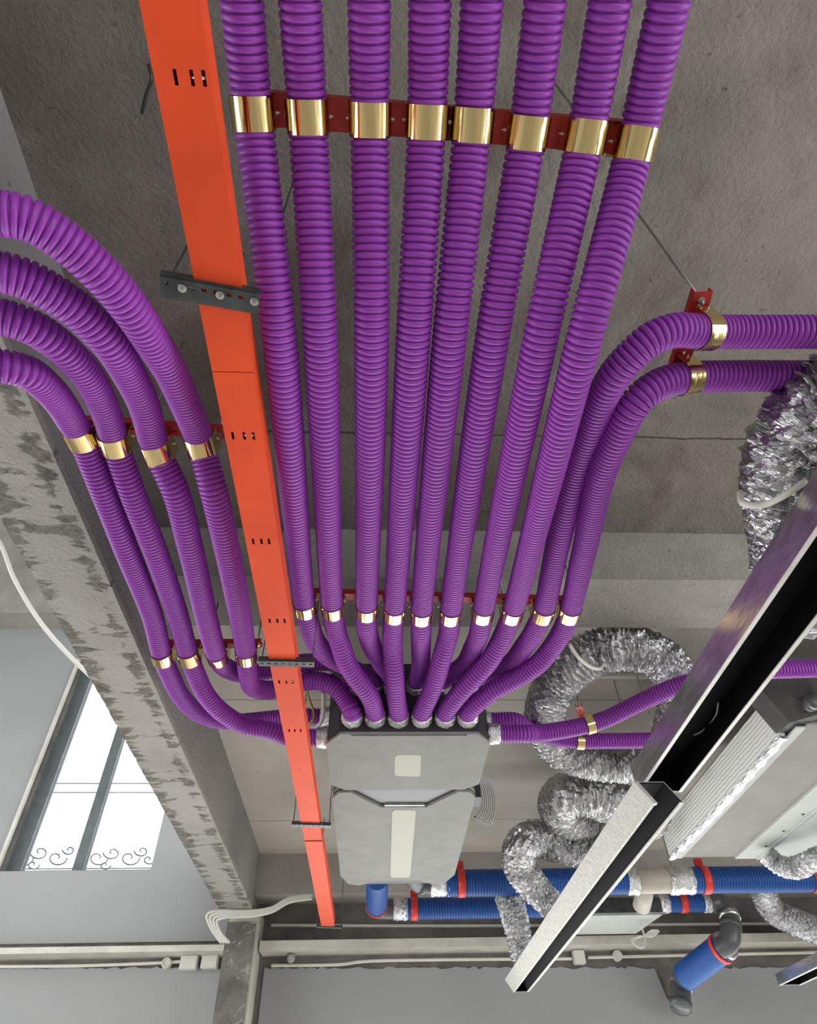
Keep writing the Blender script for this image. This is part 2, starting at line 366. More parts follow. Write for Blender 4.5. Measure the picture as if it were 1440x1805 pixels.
def ragged(name, u0, u1, notch=None):
    pts = []; u = u0
    while u < u1:
        v = 1706+random.uniform(-2.5, 2.5)
        if notch and notch[0] < u < notch[1]: v = 1762
        q = PY(u, 1706, YW-.02); q.z = PY(u, v, YW-.02).z; pts.append(q); u += random.uniform(5, 12)
    pts.append(PY(u1, 1706, YW-.02))
    bm = bmesh.new(); tv = [bm.verts.new((p.x, YW-.02, p.z)) for p in pts]; bv = [bm.verts.new((p.x, YW-.02, 2.4)) for p in pts]
    fs = [bm.faces.new((tv[i], tv[i+1], bv[i+1], bv[i])) for i in range(len(pts)-1)]
    for e in bmesh.ops.extrude_face_region(bm, geom=fs)['geom']:
        if isinstance(e, bmesh.types.BMVert): e.co.y += .022
    struct(name, bm, M['plaster'])
ragged('trim_11', -260, 392); ragged('trim_12', 466, 1900, (1158, 1205))
# outer walls, unseen: right openings added for light, others narrowed to darken the slab
struct('wall_right', BX(((6.3, -5, 0), (6.5, 6.3, .3)), ((6.3, -5, 3.0), (6.5, 6.3, H(ZS)+.18)), ((6.3, 2.2, .3), (6.5, 6.3, 3.0)), ((6.3, -5, .3), (6.5, -3.2, 3.0))), M['plaster'])
struct('wall_back', BX(((-6.4, -5.1, 0), (.6, -4.9, 3.3)), ((-4.6, -5.1, 3.3), (6.4, -4.9, 3.7)), ((4.8, -5.1, 0), (6.4, -4.9, 3.3)), ((-6.4, -5.1, 3.6), (XL, -4.9, 7)), ((-6.4, -5.1, 3.2), (-4.6, -4.9, 3.7))), M['plaster'])
struct('wall_left', BX(((-6.6, -5, 0), (-6.4, -4, 7)), ((-6.6, 5.5, 0), (-6.4, 6.3, 7)), ((-6.6, -4, 3.7), (-6.4, 5.5, 4.2)), ((-6.6, -4, 0), (-6.4, .2, 3.8)), ((-6.6, -4, 0), (-6.4, 5.5, .3)), ((-6.6, -4, 6.2), (-6.4, 5.5, 7))), M['plaster'])
# window: frame, mullion, pane
wr = bpy.data.objects.new('window_1', None); COL.objects.link(wr); wr.location = (WX0, YW+.1, WZ0); wr['kind'] = 'structure'
fy = YW+.10; MX = PY(142, 1534, fy).x
finish('window_frame', BX(((WX0, fy-.04, WZ0), (WX0+.12, fy+.04, WZ1)), ((WX0, fy-.04, WZ0), (WX1, fy+.04, WZ0+.03)), ((WX1-.012, fy-.03, WZ0), (WX1, fy+.03, WZ1)), ((WX0, fy-.04, WZ1-.06), (WX1, fy+.04, WZ1))), M['frame'], wr)
finish('mullion', BX(((MX-.06, fy-.035, WZ0+.03), (MX+.03, fy+.035, WZ1-.06))), M['frame'], wr)
finish('pane', BX(((WX0+.12, fy-.004, WZ0+.03), (MX-.06, fy+.004, WZ1-.06))), M['glass'], wr)
finish('pane', BX(((MX+.03, fy-.004, WZ0+.03), (WX1-.012, fy+.004, WZ1-.06))), M['glass'], wr)
bm = BX(((WX0-.035, YW-.06, WZ0+.02), (WX0-.01, YW-.025, WZ1)))
finish('corner_bead', bm, M['pale_trim'], wr)
# iron grille outside the window
gr = empty('window_grille', (WX0+.3, YW+.45, WZ0), 'white ironwork grille with scrolls outside the tall window', 'grille')
gy = YW+.45
def gp(u, v): return PY(u, v, gy)
for v in (1381, 1397): tube('grille_bar', [gp(-30, v), gp(330, v)], .006, M['iron'], gr, .3, 8)
tube('grille_bar', [gp(87, 1398), gp(36, 1540)], .005, M['iron'], gr, .3, 8)
def scroll(u, v, s, flip=1):
    pts = []
    for k in range(26):
        a = k/25*3.6*math.pi/1.6; r = 1.35*s*(1-k/30)
        pts.append(gp(u+flip*r*math.cos(a), v+r*.8*math.sin(a)))
    tube('scroll', pts, .007, M['iron'], gr, .02, 6)
for u, v, s, f_ in ((40, 1513, 14, 1), (70, 1502, 13, -1), (100, 1512, 14, 1), (122, 1498, 9, -1), (58, 1524, 9, 1), (172, 1512, 14, 1), (198, 1503, 12, -1), (228, 1512, 14, 1), (250, 1500, 10, -1), (185, 1525, 8, 1), (262, 1515, 9, 1)): scroll(u, v, s, f_)
tube('grille_bar', [gp(20, 1532), gp(300, 1530)], .006, M['iron'], gr, .3, 8)

# ------------------------------------------------------------------ orange cable trunking
ZT = 1.20
TX0 = sum(P(u, v, ZT).x for u, v in ((245, 0), (337, 493), (437, 967), (565, 1620)))/4
TX1 = sum(P(u, v, ZT).x for u, v in ((355, 0), (425, 510), (497, 1000), (588, 1620)))/4
print('tray', TX0, TX1, [round(P(u, v, ZT).x, 3) for u, v in ((245, 0), (337, 493), (437, 967), (565, 1620), (355, 0), (425, 510), (497, 1000), (588, 1620))])
TW = TX1-TX0
def ty(v): return P(400, v, ZT).y
tray = empty('cable_trunking', (TX0, 1.0, H(ZT)), 'long orange steel cable trunking with slots running under the slab', 'cable trunking')
slots = []
for v, fr_ in ((140, (.37, .66, .87)), (768, (.2, .5, .74)), (954, (.22, .47, .7)), (1094, (.28, .55, .8)), (1202, (.22, .5, .74)), (1288, (.26, .5, .76))):
    for f_ in fr_: slots.append((f_*TW-.0025, ty(v), f_*TW+.0035, .022))
for v, f_ in ((1357, .4), (1415, .4), (1463, .4), (1512, .3), (1548, .45)): slots.append((f_*TW-.002, ty(v), f_*TW+.002, .008))
for v in (1580, 1608):
    for f_ in (.3, .5, .7): slots.append((f_*TW-.002, ty(v), f_*TW+.002, .01))
yseams = [-1.6, ty(655), ty(1483), ty(1634)]
for k in range(3):
    a, b = yseams[k]+.002, yseams[k+1]
    off = .004 if k == 2 else 0
    bm = bmesh.new()
    hs = [(h[0], h[1]-a-h[3]/2, h[2], h[1]-a+h[3]/2) for h in slots if a+.02 < h[1] < b-.02]
    plate(bm, (TX0, a, H(ZT)-off), (1, 0, 0), (0, 1, 0), TW, b-a, hs, .002, (0, 0, 1))
    finish('cover', bm, M['orange'], tray)
    finish('body', BX(((TX0+.0005, a, H(ZT)+.002), (TX0+.0025, b, H(ZT)+.05)), ((TX1-.0025, a, H(ZT)+.002), (TX1-.0005, b, H(ZT)+.05)), ((TX0, a, H(ZT)+.05), (TX1, b, H(ZT)+.052))), M['orange'], tray)
for v, f_ in ((140, .77), (768, .62), (1202, .62)):
    bm = bmesh.new(); c = Vector((TX0+f_*TW, ty(v), H(ZT)+.004)); sweep(bm, [c-Vector((.011, 0, 0)), c+Vector((.011, 0, 0))], .003, 10)
    finish('coupling_bolt', bm, M['steel'], tray, True)
# black perforated brackets under the trunking, with hanger rods
def bracket(u0, v0, u1, v1, label, nb, ht, fl=.03):
    a, b = P(u0, v0, ZT-.006), P(u1, v1, ZT-.006); L = (b-a).length; e = (b-a).normalized(); n = Vector((-e.y, e.x, 0))
    root = empty('support_bracket', a, label, 'bracket', 'black brackets carrying the orange trunking')
    k = int(L/.022); holes = [(L*(i+.5)/k-.005, .009, L*(i+.5)/k+.005, .016) for i in range(k)]
    bm = bmesh.new(); plate(bm, a-n*.02, e, n, L, fl, holes, .003, (0, 0, -1))
    finish('perforated_flange', bm, M['black_metal'], root)
    bm = bmesh.new(); plate(bm, a-n*.02, e, Vector((0, 0, 1)), L, ht, [], .003, -n)
    finish('upright_flange', bm, M['black_metal'], root)
    for f_ in nb: bolt(a+e*L*f_-n*.004-Vector((0, 0, .0035)), (0, 0, -1), .0055, .008, root)
    for f_ in (.04, .96):
        q = a+e*L*f_+n*.004; top = H(ZS)
        if P(u0, v0, ZS) and P(1200, 940, ZS).y-.02 < q.y < P(1200, 940, ZS).y+.34: top = H(ZC)
        tube('threaded_rod', [q, Vector((q.x, q.y, top-.001))], .0022, M['black_metal'], root, .5, 8)
bracket(283, 503, 457, 535, 'black perforated bracket nearest the viewer, with three bolts, under the orange trunking', (.22, .6, .95), .018, .042)
bracket(456, 1170, 554, 1172, 'black perforated bracket under the orange trunking beside the leftmost trunk pipe bend', (), .014)
bracket(514, 1455, 583, 1457, 'small black bracket under the orange trunking beside the grey ventilation unit', (), .012)
bracket(557, 1634, 603, 1636, 'small black bracket at the far end of the orange trunking', (), .012)

# ------------------------------------------------------------------ purple corrugated pipes
PR, PITCH, ZP = .0375, .0158, 1.40
pipes = {}
G = 'purple corrugated air pipes'
def ppipe(key, label, pts, ends=(), zs=None):
    if zs is None: zs = ZP
    w_ = [P(u, v, (z[0] if z else zs)) for u, v, *z in pts]
    root = empty('corrugated_pipe', w_[len(w_)//2], label, 'pipe', G)
    o, path = ribbed('pipe_wall', w_, PR, PITCH, M['purple'], root, soft=10)
    pipes[key] = path
    for e in ends:                            # crumpled foil tape where the pipe meets its spigot
        i = 0 if e == 0 else len(path)-1; p = path[i]; t = (path[i]-path[i-6 if i else 6]).normalized()
        bm = bmesh.new(); pp = [p+t*x for x in (-.034, -.03, -.02, -.01, 0, .008, .012)]
        rr = [PR+.001, PR+.005, PR+.003, PR+.006, PR+.007, PR+.006, PR+.002]; ph = random.random()*6
        sweep(bm, pp, lambda i, a: rr[i]+.002*math.sin(7*a+i*2+ph)+.001*math.sin(13*a+ph*i), 36)
        finish('foil_collar', bm, M['tape'], root, True)
    return path
SPZ, SPU = 1.312, 1.455                        # spigot heights, lower and upper row
YU = P(702, 1268, SPZ).y                      # front of the distribution box
def sp(u, up=False):                           # spigot point on the box front, just in front of it
    q = P(u, 1266, SPZ); return q
def pend(key, label, pts, su, up=False, pitch=.0142):
    w_ = [P(u, v, (z[0] if z else ZP)) for u, v, *z in pts]
    q = P(su, 1266, SPZ); z = SPU if up else SPZ
    end = Vector((q.x, YU-.012, H(z)))
    w_ += [Vector((q.x, YU-.06, H(z))), end]
    root = empty('corrugated_pipe', w_[1], label, 'pipe', G)
    o, path = ribbed('pipe_wall', w_, PR, pitch, M['purple'], root, soft=16)
    pipes[key] = path
    p = path[-1]; t = Vector((0, 1, 0)); ph = random.random()*6
    rr = [PR+.001, PR+.005, PR+.003, PR+.006, PR+.007, PR+.006, PR+.002]
    bm = bmesh.new(); sweep(bm, [p+t*x for x in (-.034, -.03, -.02, -.01, 0, .006, .011)], lambda i, a: rr[i]+.002*math.sin(7*a+i*2+ph)+.001*math.sin(13*a+ph*i), 36)
    finish('foil_collar', bm, M['tape'], root, True)
ordn = ['first', 'second', 'third', 'fourth', 'fifth', 'sixth', 'seventh', 'eighth', 'ninth', 'tenth']
def tl(k, d): return f'{ordn[k]} purple corrugated pipe from the left in the overhead trunk, {d}'
pend('T1', tl(0, 'tucking behind the next'), [(414, -120), (426, 0), (446, 200), (493, 600, 1.26), (537, 1068), (545, 1100), (555, 1128, 1.41), (578, 1156, 1.43), (612, 1175, 1.45)], 655, True)
pend('T2', tl(1, 'bending right'), [(523, -120), (529, 0), (542, 206), (565, 600, 1.26), (586, 1070), (592, 1110), (602, 1142, 1.38), (611, 1168, 1.36), (627, 1194, 1.34), (650, 1224, 1.32)], 661)
pend('T3', tl(2, 'hidden at its end'), [(651, -120), (651, 0), (652, 210), (655, 600, 1.26), (646, 1073), (646, 1100), (652, 1130, 1.42), (668, 1162, 1.44)], 692, True)
pend('T4', tl(3, 'nearly straight'), [(763, -120), (758, 0), (752, 214), (728, 600, 1.26), (695, 1077), (692, 1110), (692, 1142, 1.39), (695, 1189, 1.35), (699, 1236, 1.32)], 702)
pend('T5', tl(4, 'passing behind the sixth'), [(860, -120), (850, 0), (833, 220), (792, 600, 1.26), (743, 1080), (742, 1110), (742, 1142, 1.42), (741, 1175, 1.44)], 735, True)
pend('T6', tl(5, 'leaning left'), [(982, -120), (962, 0), (930, 234), (867, 600, 1.26), (794, 1080), (790, 1118), (778, 1162, 1.37), (764, 1210, 1.34)], 743)
pend('T7', tl(6, 'ending behind the eighth'), [(1098, -120), (1076, 0), (1032, 239), (952, 600, 1.23), (851, 1078), (844, 1118), (834, 1142, 1.42), (818, 1172, 1.43)], 782, True)
pend('T8', tl(7, 'outermost straight one'), [(1210, -120), (1180, 0), (1120, 253), (1029, 600, 1.2), (903, 1078), (888, 1118), (862, 1165, 1.37), (838, 1192, 1.35), (812, 1220, 1.33)], 784)
pend('R1', 'upper of the two purple corrugated pipes that turn off to the right', [(1700, 585, 1.32), (1440, 585, 1.32), (1293, 585, 1.32), (1238, 585, 1.3), (1187, 583, 1.275), (1147, 598, 1.26), (1113, 627, 1.25), (1083, 662, 1.25), (1060, 705, 1.27), (1041, 760, 1.3), (1017, 827, 1.34), (983, 960, 1.37), (957, 1078), (940, 1115), (922, 1142, 1.41), (893, 1175, 1.43)], 830, True, pitch=.0125)
pend('R2', 'lower of the two purple corrugated pipes that turn off to the right', [(1700, 664, 1.34), (1440, 663, 1.34), (1293, 663, 1.33), (1211, 666, 1.31), (1167, 675, 1.285), (1135, 695, 1.265), (1112, 722, 1.255), (1090, 765, 1.26), (1063, 827, 1.285), (1032, 960, 1.35), (1004, 1078), (990, 1114), (970, 1145, 1.39), (945, 1173, 1.37), (910, 1195, 1.36), (870, 1216, 1.34), (842, 1238, 1.32)], 823, pitch=.0125)
pend('L4', 'outermost purple corrugated pipe of the left bundle, beside the orange trunking', [(-260, 345, 1.13), (-110, 358, 1.13), (0, 376, 1.14), (50, 387, 1.15), (120, 430, 1.16), (188, 493, 1.17), (238, 555, 1.19), (267, 600, 1.22), (298, 650, 1.27), (325, 708, 1.33), (353, 780, 1.39), (377, 867, 1.33), (407, 1000, 1.32), (434, 1153), (437, 1185, 1.39), (447, 1212, 1.39), (480, 1216, 1.41), (520, 1205, 1.43), (560, 1200, 1.43), (592, 1212, 1.4), (612, 1238, 1.35)], 621, pitch=.0125)
pend('L3', 'second outermost purple corrugated pipe of the left bundle', [(-260, 468, 1.15), (-110, 470, 1.15), (0, 480, 1.16), (47, 493, 1.17), (98, 520, 1.18), (143, 552, 1.19), (191, 602, 1.21), (225, 655, 1.27), (254, 715, 1.34), (275, 790, 1.39), (310, 867, 1.35), (336, 967, 1.34), (383, 1155), (400, 1178, 1.44), (435, 1188, 1.48), (480, 1180, 1.50), (540, 1168, 1.50), (600, 1172, 1.50)], 620, True, pitch=.0125)
SX = P(570, 1297, 1.30).x
def side(key, label, pts, end, ends):
    w_ = [P(u, v, (z[0] if z else ZP)) for u, v, *z in pts]; w_ = w_+end
    root = empty('corrugated_pipe', w_[1], label, 'pipe', G)
    o, path = ribbed('pipe_wall', w_, PR*.96, .0125, M['purple'], root, soft=16); pipes[key] = path
    for e in ends:
        p = path[-1]; t = (path[-1]-path[-6]).normalized(); ph = random.random()*6
        rr = [PR, PR+.005, PR+.003, PR+.006, PR+.007, PR+.006, PR+.002]
        bm = bmesh.new(); sweep(bm, [p+t*x for x in (-.04, -.034, -.022, -.01, 0, .008, .014)], lambda i, a: rr[i]+.002*math.sin(7*a+i*2+ph), 36)
        finish('foil_collar', bm, M['tape'], root, True)
UX0 = (P(574, 1290, 1.25).x+P(587, 1400, 1.25).x)/2; UX1 = (P(868, 1290, 1.25).x+P(838, 1400, 1.25).x)/2
UY0 = YU; 
def sidepts(x0, sgn, y, z): return [Vector((x0+sgn*.16, y, H(z))), Vector((x0+sgn*.06, y, H(z))), Vector((x0+sgn*.01, y, H(z)))]
side('L1', 'purple corrugated pipe, innermost curve of the left bundle beside the chipped beam', [(-260, 640, 1.2), (-110, 640, 1.2), (0, 645, 1.2), (45, 655, 1.22), (82, 682, 1.27), (110, 715, 1.33), (128, 745, 1.38), (142, 767), (183, 867, 1.38), (222, 967, 1.37), (268, 1083), (286, 1155), (300, 1190), (320, 1228, 1.41), (352, 1258, 1.43), (400, 1272, 1.46)], sidepts(UX0, -1, P(562, 1263, 1.45).y, 1.45), (1,))
side('L2', 'second innermost purple corrugated pipe of the left bundle, sweeping lowest at the box', [(-260, 550, 1.19), (-110, 552, 1.19), (0, 558, 1.19), (58, 578, 1.2), (103, 608, 1.22), (148, 655, 1.27), (175, 700, 1.33), (193, 745, 1.38), (202, 778), (233, 867, 1.37), (272, 967, 1.36), (313, 1083), (333, 1155), (346, 1190, 1.38), (364, 1226, 1.35), (392, 1256, 1.33), (430, 1278, 1.32), (480, 1288, 1.31)], sidepts(UX0, -1, YU+.13, 1.30), (1,))
side('P1', 'purple corrugated pipe leaving the right side of the box and rising away to the right', [(1700, 1168, 1.42), (1440, 1178, 1.42), (1300, 1185, 1.42), (1200, 1207, 1.42), (1143, 1231, 1.42), (1110, 1247, 1.41), (1071, 1266, 1.39), (1038, 1277, 1.37), (985, 1288, 1.34), (943, 1293, 1.32)], sidepts(UX1, 1, YU+.10, 1.30), (1,))
side('P2', 'purple corrugated pipe right of the box, running level below the rising one', [(1185, 1304, 1.45), (1138, 1305, 1.45), (1068, 1306, 1.45), (1022, 1306, 1.45), (975, 1300, 1.46), (930, 1283, 1.46)], sidepts(UX1, 1, P(877, 1270, 1.45).y, 1.45), (1,))

# ------------------------------------------------------------------ brass clamps on red rails
def clamp(key, px, label, group, z=ZP, width=.056):
    c, t = nearest(pipes[key], P(px[0], px[1], z)); r = PR+.0015
    root = empty('pipe_clamp', c, label, 'pipe clamp', group)
    up = Vector((0, 0, 1)); s = t.cross(up).normalized(); u = s.cross(t).normalized()
    bm = bmesh.new(); arc_band(bm, c, t, r, width, -math.pi, 0)
    for sg in (-1, 1):
        obox(bm, c+s*sg*(r+.0011)+u*.019, s*.0011, t*width/2, u*.019)
    band = finish('band', bm, M['brass'], root)
    for sg in (-1, 1): bolt(c+s*sg*(r+.002)+u*.026, s*sg, .003, .004, band, 'screw')
    return c, t
def rail(p0, p1, label, width=.045, rods=(), lift=.0405, slots=True):
    d = (p1-p0).normalized(); n = Vector((-d.y, d.x, 0)).normalized(); L = (p1-p0).length
    o = p0+Vector((0, 0, lift)); root = empty('mounting_rail', o, label, 'mounting rail', 'red rails the pipes are clamped to')
    k = max(2, int(L/.05)); holes = [] if not slots else [(L*(i+.5)/k-.008, width/2-.004, L*(i+.5)/k+.008, width/2+.004) for i in range(k)]
    bm = bmesh.new(); plate(bm, o-n*width/2, d, n, L, width, holes, .003, (0, 0, 1)); finish('web', bm, M['red'], root)
    bm = bmesh.new()
    for sg in (-1, 1): obox(bm, o+d*L/2+n*sg*(width/2-.0015)+Vector((0, 0, .012)), d*L/2, n*.0015, Vector((0, 0, .010)))
    finish('flange', bm, M['red'], root)
    yb0 = P(1200, 940, ZS).y
    for f_ in rods:
        q = o+d*L*f_; top = H(ZC) if yb0 < q.y < yb0+.32 and q.x > XR else H(ZS)
        rd = tube('threaded_rod', [q+Vector((0, 0, -.012)), Vector((q.x, q.y, top-.001))], .0035, M['rod'], root, .5, 8)
        bolt(q-Vector((0, 0, .0005)), (0, 0, -1), .006, .007, rd, 'nut')
rows = {'near': [(446, 200), (542, 206), (652, 210), (752, 214), (833, 220), (930, 234), (1032, 239), (1120, 253)],
        'far': [(537, 1068), (586, 1070), (646, 1073), (695, 1077), (743, 1080), (794, 1080), (851, 1078), (903, 1078), (957, 1078), (1004, 1078)]}
keys = ['T1', 'T2', 'T3', 'T4', 'T5', 'T6', 'T7', 'T8', 'R1', 'R2']
for i, p in enumerate(rows['near']): clamp(keys[i], p, f'polished brass clamp, {ordn[i]} from the left in the nearest row across the trunk', 'brass clamps in the near row of the trunk')
for i, p in enumerate(rows['far']): clamp(keys[i], p, f'polished brass clamp, {ordn[i]} from the left in the far row of ten before the box', 'brass clamps in the far row of the trunk')
for i, (k, p) in enumerate(zip(('L1', 'L2', 'L3', 'L4'), ((141, 767), (201, 778), (275, 790), (352, 780)))): clamp(k, p, f'polished brass clamp, {ordn[i]} from the left in the upper row on the left bundle', 'brass clamps in the upper row of the left bundle')
for i, (k, p) in enumerate(zip(('L1', 'L2', 'L3', 'L4'), ((286, 1155), (333, 1155), (383, 1155), (434, 1153)))): clamp(k, p, f'polished brass clamp, {ordn[i]} from the left in the lower row on the left bundle', 'brass clamps in the lower row of the left bundle')
clamp('R1', (1238, 585), 'brass clamp on the upper pipe that turns right', 'brass clamps on the right bend', z=1.31, width=.04)
clamp('R2', (1211, 666), 'brass clamp on the lower pipe that turns right', 'brass clamps on the right bend', z=1.31, width=.04)
clamp('P1', (1038, 1277), 'brass clamp on the rising pipe right of the box', 'brass clamps right of the box', z=1.37, width=.035)
clamp('P2', (1021, 1306), 'dull brass clamp on the lower pipe right of the box', 'brass clamps right of the box', z=1.45, width=.035)
def rp(u, v, z=ZP): return P(u, v, z)
rail(rp(402, 198), rp(1152, 258), 'long red rail across the overhead trunk behind the nearest clamps', .058, rods=(.87,), slots=False)
rail(rp(512, 1066), rp(1026, 1080), 'red rail across the trunk behind the far row of ten clamps', .035, rods=(.015, .44, .73, .985))
rail(rp(108, 764), rp(388, 782), 'red rail across the left bundle behind its upper clamps', .035, rods=(.5, .97))
rail(rp(268, 1156), rp(458, 1154), 'red rail across the left bundle behind its lower clamps', .03, rods=(.5, .96))
rail(rp(1252, 530, 1.31), rp(1196, 700, 1.31), 'short red rail behind the two brass clamps at the right bend', .042, rods=(.08,))
rail(rp(1024, 1262, 1.47), rp(1042, 1325, 1.47), 'short red rail above the two pipes right of the box', .03, rods=(.3,), lift=.045)

# ------------------------------------------------------------------ ventilation unit: distribution box and recovery unit
ZU = 1.25
cxm = (UX0+UX1)/2
def tier(u, v): return P(u, v, ZU)
UYa = UY0; UYm = P(700, 1393, ZU).y; UYb = P(700, 1562, ZU).y
dbx = empty('distribution_box', (cxm, UYa, H(ZU)), 'grey and black air distribution box with six taped pipes entering its front', 'ventilation unit')
bm = bmesh.new(); X0, X1 = UX0, UX1
poly = [(X0+.05, UYa), (X1-.05, UYa), (X1, UYa+.07), (X1, UYm-.03), (X1-.03, UYm), (X0+.03, UYm), (X0, UYm-.03), (X0, UYa+.07)]
prism(bm, [(x, y, H(ZU)+.012) for x, y in poly], (0, 0, .31)); finish('foam_body', bm, M['foam_black'], dbx)
bm = bmesh.new(); cov = [(X0+.055, UYa+.004), (X1-.055, UYa+.004), (X1+.004, UYa+.085), (X1+.004, UYm-.06), (X1-.06, UYm-.004), (X0+.06, UYm-.004), (X0-.004, UYm-.06), (X0-.004, UYa+.085)]
prism(bm, [(x, y, H(ZU)) for x, y in cov], (0, 0, .011)); finish('cover_plate', bm, M['unit'], dbx)
bm = bmesh.new(); fl = [(X0+.10, UYa+.01), (X1-.10, UYa+.01), (X1-.22, UYa+.18), (X0+.22, UYa+.18)]
prism(bm, [(x, y, H(ZU)-.0045) for x, y in fl], (0, 0, .0035)); finish('access_flap', bm, M['unit'], dbx)
bm = bmesh.new(); prism(bm, [(X0+.092, UYa+.008, H(ZU)-.001), (X1-.092, UYa+.008, H(ZU)-.001), (X1-.218, UYa+.186, H(ZU)-.001), (X0+.218, UYa+.186, H(ZU)-.001)], (0, 0, .0009)); finish('flap_seal', bm, M['unit_edge'], dbx)
bm = bmesh.new()
q = [P(u, v, ZU-.002) for u, v in ((700, 1331), (739, 1331), (742, 1334), (741, 1365), (738, 1369), (698, 1368), (695, 1364), (696, 1334))]
prism(bm, [(p.x, p.y, H(ZU)-.002) for p in q], (0, 0, .0019)); finish('sticker', bm, M['label'], dbx)
for z, us in ((SPZ, (621, 661, 702, 743, 784, 823)), (SPU, (620, 655, 692, 735, 782, 830))):
    for u in us:
        q = P(u, 1266, SPZ); bm = bmesh.new(); sweep(bm, [Vector((q.x, YU-.014, H(z))), Vector((q.x, YU+.01, H(z)))], PR+.001, 24); finish('spigot', bm, M['foam_black'], dbx, True)
for x, s in ((X0, -1), (X1, 1)):
    for z in (1.30, 1.45):
        bm = bmesh.new(); yy = (P(562, 1263, 1.45).y if s < 0 else P(877, 1270, 1.45).y) if z > 1.4 else YU+( (.13 if s < 0 else .10)); sweep(bm, [Vector((x+s*.02, yy, H(z))), Vector((x-s*.01, yy, H(z)))], PR-.001, 24); finish('spigot', bm, M['foam_black'], dbx, True)
for x in (X0-.008, X1+.008):
    finish('hanging_lug', BX(((x-.014, UYa+.055, H(ZU)+.29), (x+.014, UYa+.095, H(ZU)+.305))), M['black_metal'], dbx)
    tube('threaded_rod', [Vector((x, UYa+.075, H(ZU)+.28)), Vector((x, UYa+.075, H(ZS)))], .004, M['rod'], dbx, .5, 8)
# recovery unit behind
hru = empty('recovery_unit', (cxm, UYm+.01, H(ZU)), 'grey heat recovery ventilation unit with a long pale sticker, behind the distribution box', 'ventilation unit')
ya, yb2 = UYm+.006, UYb
bm = bmesh.new(); poly = [(X0+.02, ya), (X1-.02, ya), (X1, ya+.05), (X1, yb2-.12), (X1-.06, yb2), (X0+.10, yb2), (X0, yb2-.12), (X0, ya+.05)]
prism(bm, [(x, y, H(ZU)+.014) for x, y in poly], (0, 0, .30)); finish('foam_body', bm, M['unit_edge'], hru)
bm = bmesh.new(); cov = [(X0+.08, ya+.014), (X0+.22, ya+.19), (X1-.22, ya+.19), (X1-.08, ya+.014), (X1-.03, ya+.02), (X1+.003, ya+.08), (X1+.003, yb2-.2), (X1-.05, yb2-.03), (X1-.12, yb2-.03), (X1-.2, yb2-.10), (X0+.22, yb2-.10), (X0+.10, yb2-.02), (X0+.04, yb2-.05), (X0-.003, yb2-.2), (X0-.003, ya+.08), (X0+.03, ya+.02)]
prism(bm, [(x, y, H(ZU)) for x, y in cov], (0, 0, .013)); bmesh.ops.triangulate(bm, faces=[f for f in bm.faces if len(f.verts) > 4]); finish('cover_plate', bm, M['unit'], hru)
bm = bmesh.new(); q = [P(u, v, ZU-.002) for u, v in ((695, 1428), (730, 1428), (733, 1432), (723, 1543), (720, 1547), (690, 1547), (688, 1543), (691, 1432))]
prism(bm, [(p.x, p.y, H(ZU)-.002) for p in q], (0, 0, .0019)); finish('sticker', bm, M['label'], hru)
finish('foil_seal', BX(((X0+.24, ya+.176, H(ZU)+.004), (X1-.23, ya+.19, H(ZU)+.0138))), M['tape'], hru)
finish('foil_seal', BX(((X0+.27, yb2-.10, H(ZU)+.004), (X0+.37, yb2-.088, H(ZU)+.0138))), M['tape'], hru)
finish('connection_box', BX(((X1, ya+.20, H(ZU)+.05), (X1+.05, ya+.32, H(ZU)+.16))), M['foam_black'], hru)
for x, y in ((X0-.01, ya+.10), (X1+.01, ya+.5), (X0-.01, yb2-.4)):
    tube('threaded_rod', [Vector((x, y, H(ZU)+.04)), Vector((x, y, H(ZS)-.002))], .0035, M['rod'], hru, .5, 8)
# cable bunch hanging on its right side
cb = empty('cable_bunch', (X1+.06, ya+.3, H(ZU)+.1), 'bunch of grey cables hanging from the right side of the recovery unit', 'cables')
for k in range(7):
    a = Vector((X1+.03, ya+.24+.006*k, H(ZU)+.14)); d_ = .02+.011*k
    tube('cable', [a, a+Vector((d_, .03, .02)), a+Vector((d_+.03, .1, -.05)), a+Vector((d_+.01, .2, -.09-.004*k)), a+Vector((.02+.004*k, .26, -.07))], .004, M['cable_grey'], cb, .02, 6)
# cables left of the distribution box
yc = empty('control_cable', P(545, 1215, 1.46), 'thin yellow cable dangling between the orange trunking and the box', 'cable')
tube('cable', [P(538, 1205, 1.47), P(546, 1235, 1.46), P(553, 1255, 1.43), P(552, 1268, 1.40), P(545, 1276, 1.39)], .005, M['cable_yellow'], yc, .01, 8)
wcb = empty('white_hose', P(560, 1280, 1.36), 'white flexible hose curling beside the left side of the box', 'hose')
tube('hose', [P(505, 1284, 1.37), P(540, 1284, 1.37), P(560, 1280, 1.37), P(568, 1268, 1.38), P(570, 1240, 1.40), P(570, 1220, 1.42)], .009, M['pvc_white'], wcb, .01, 10)

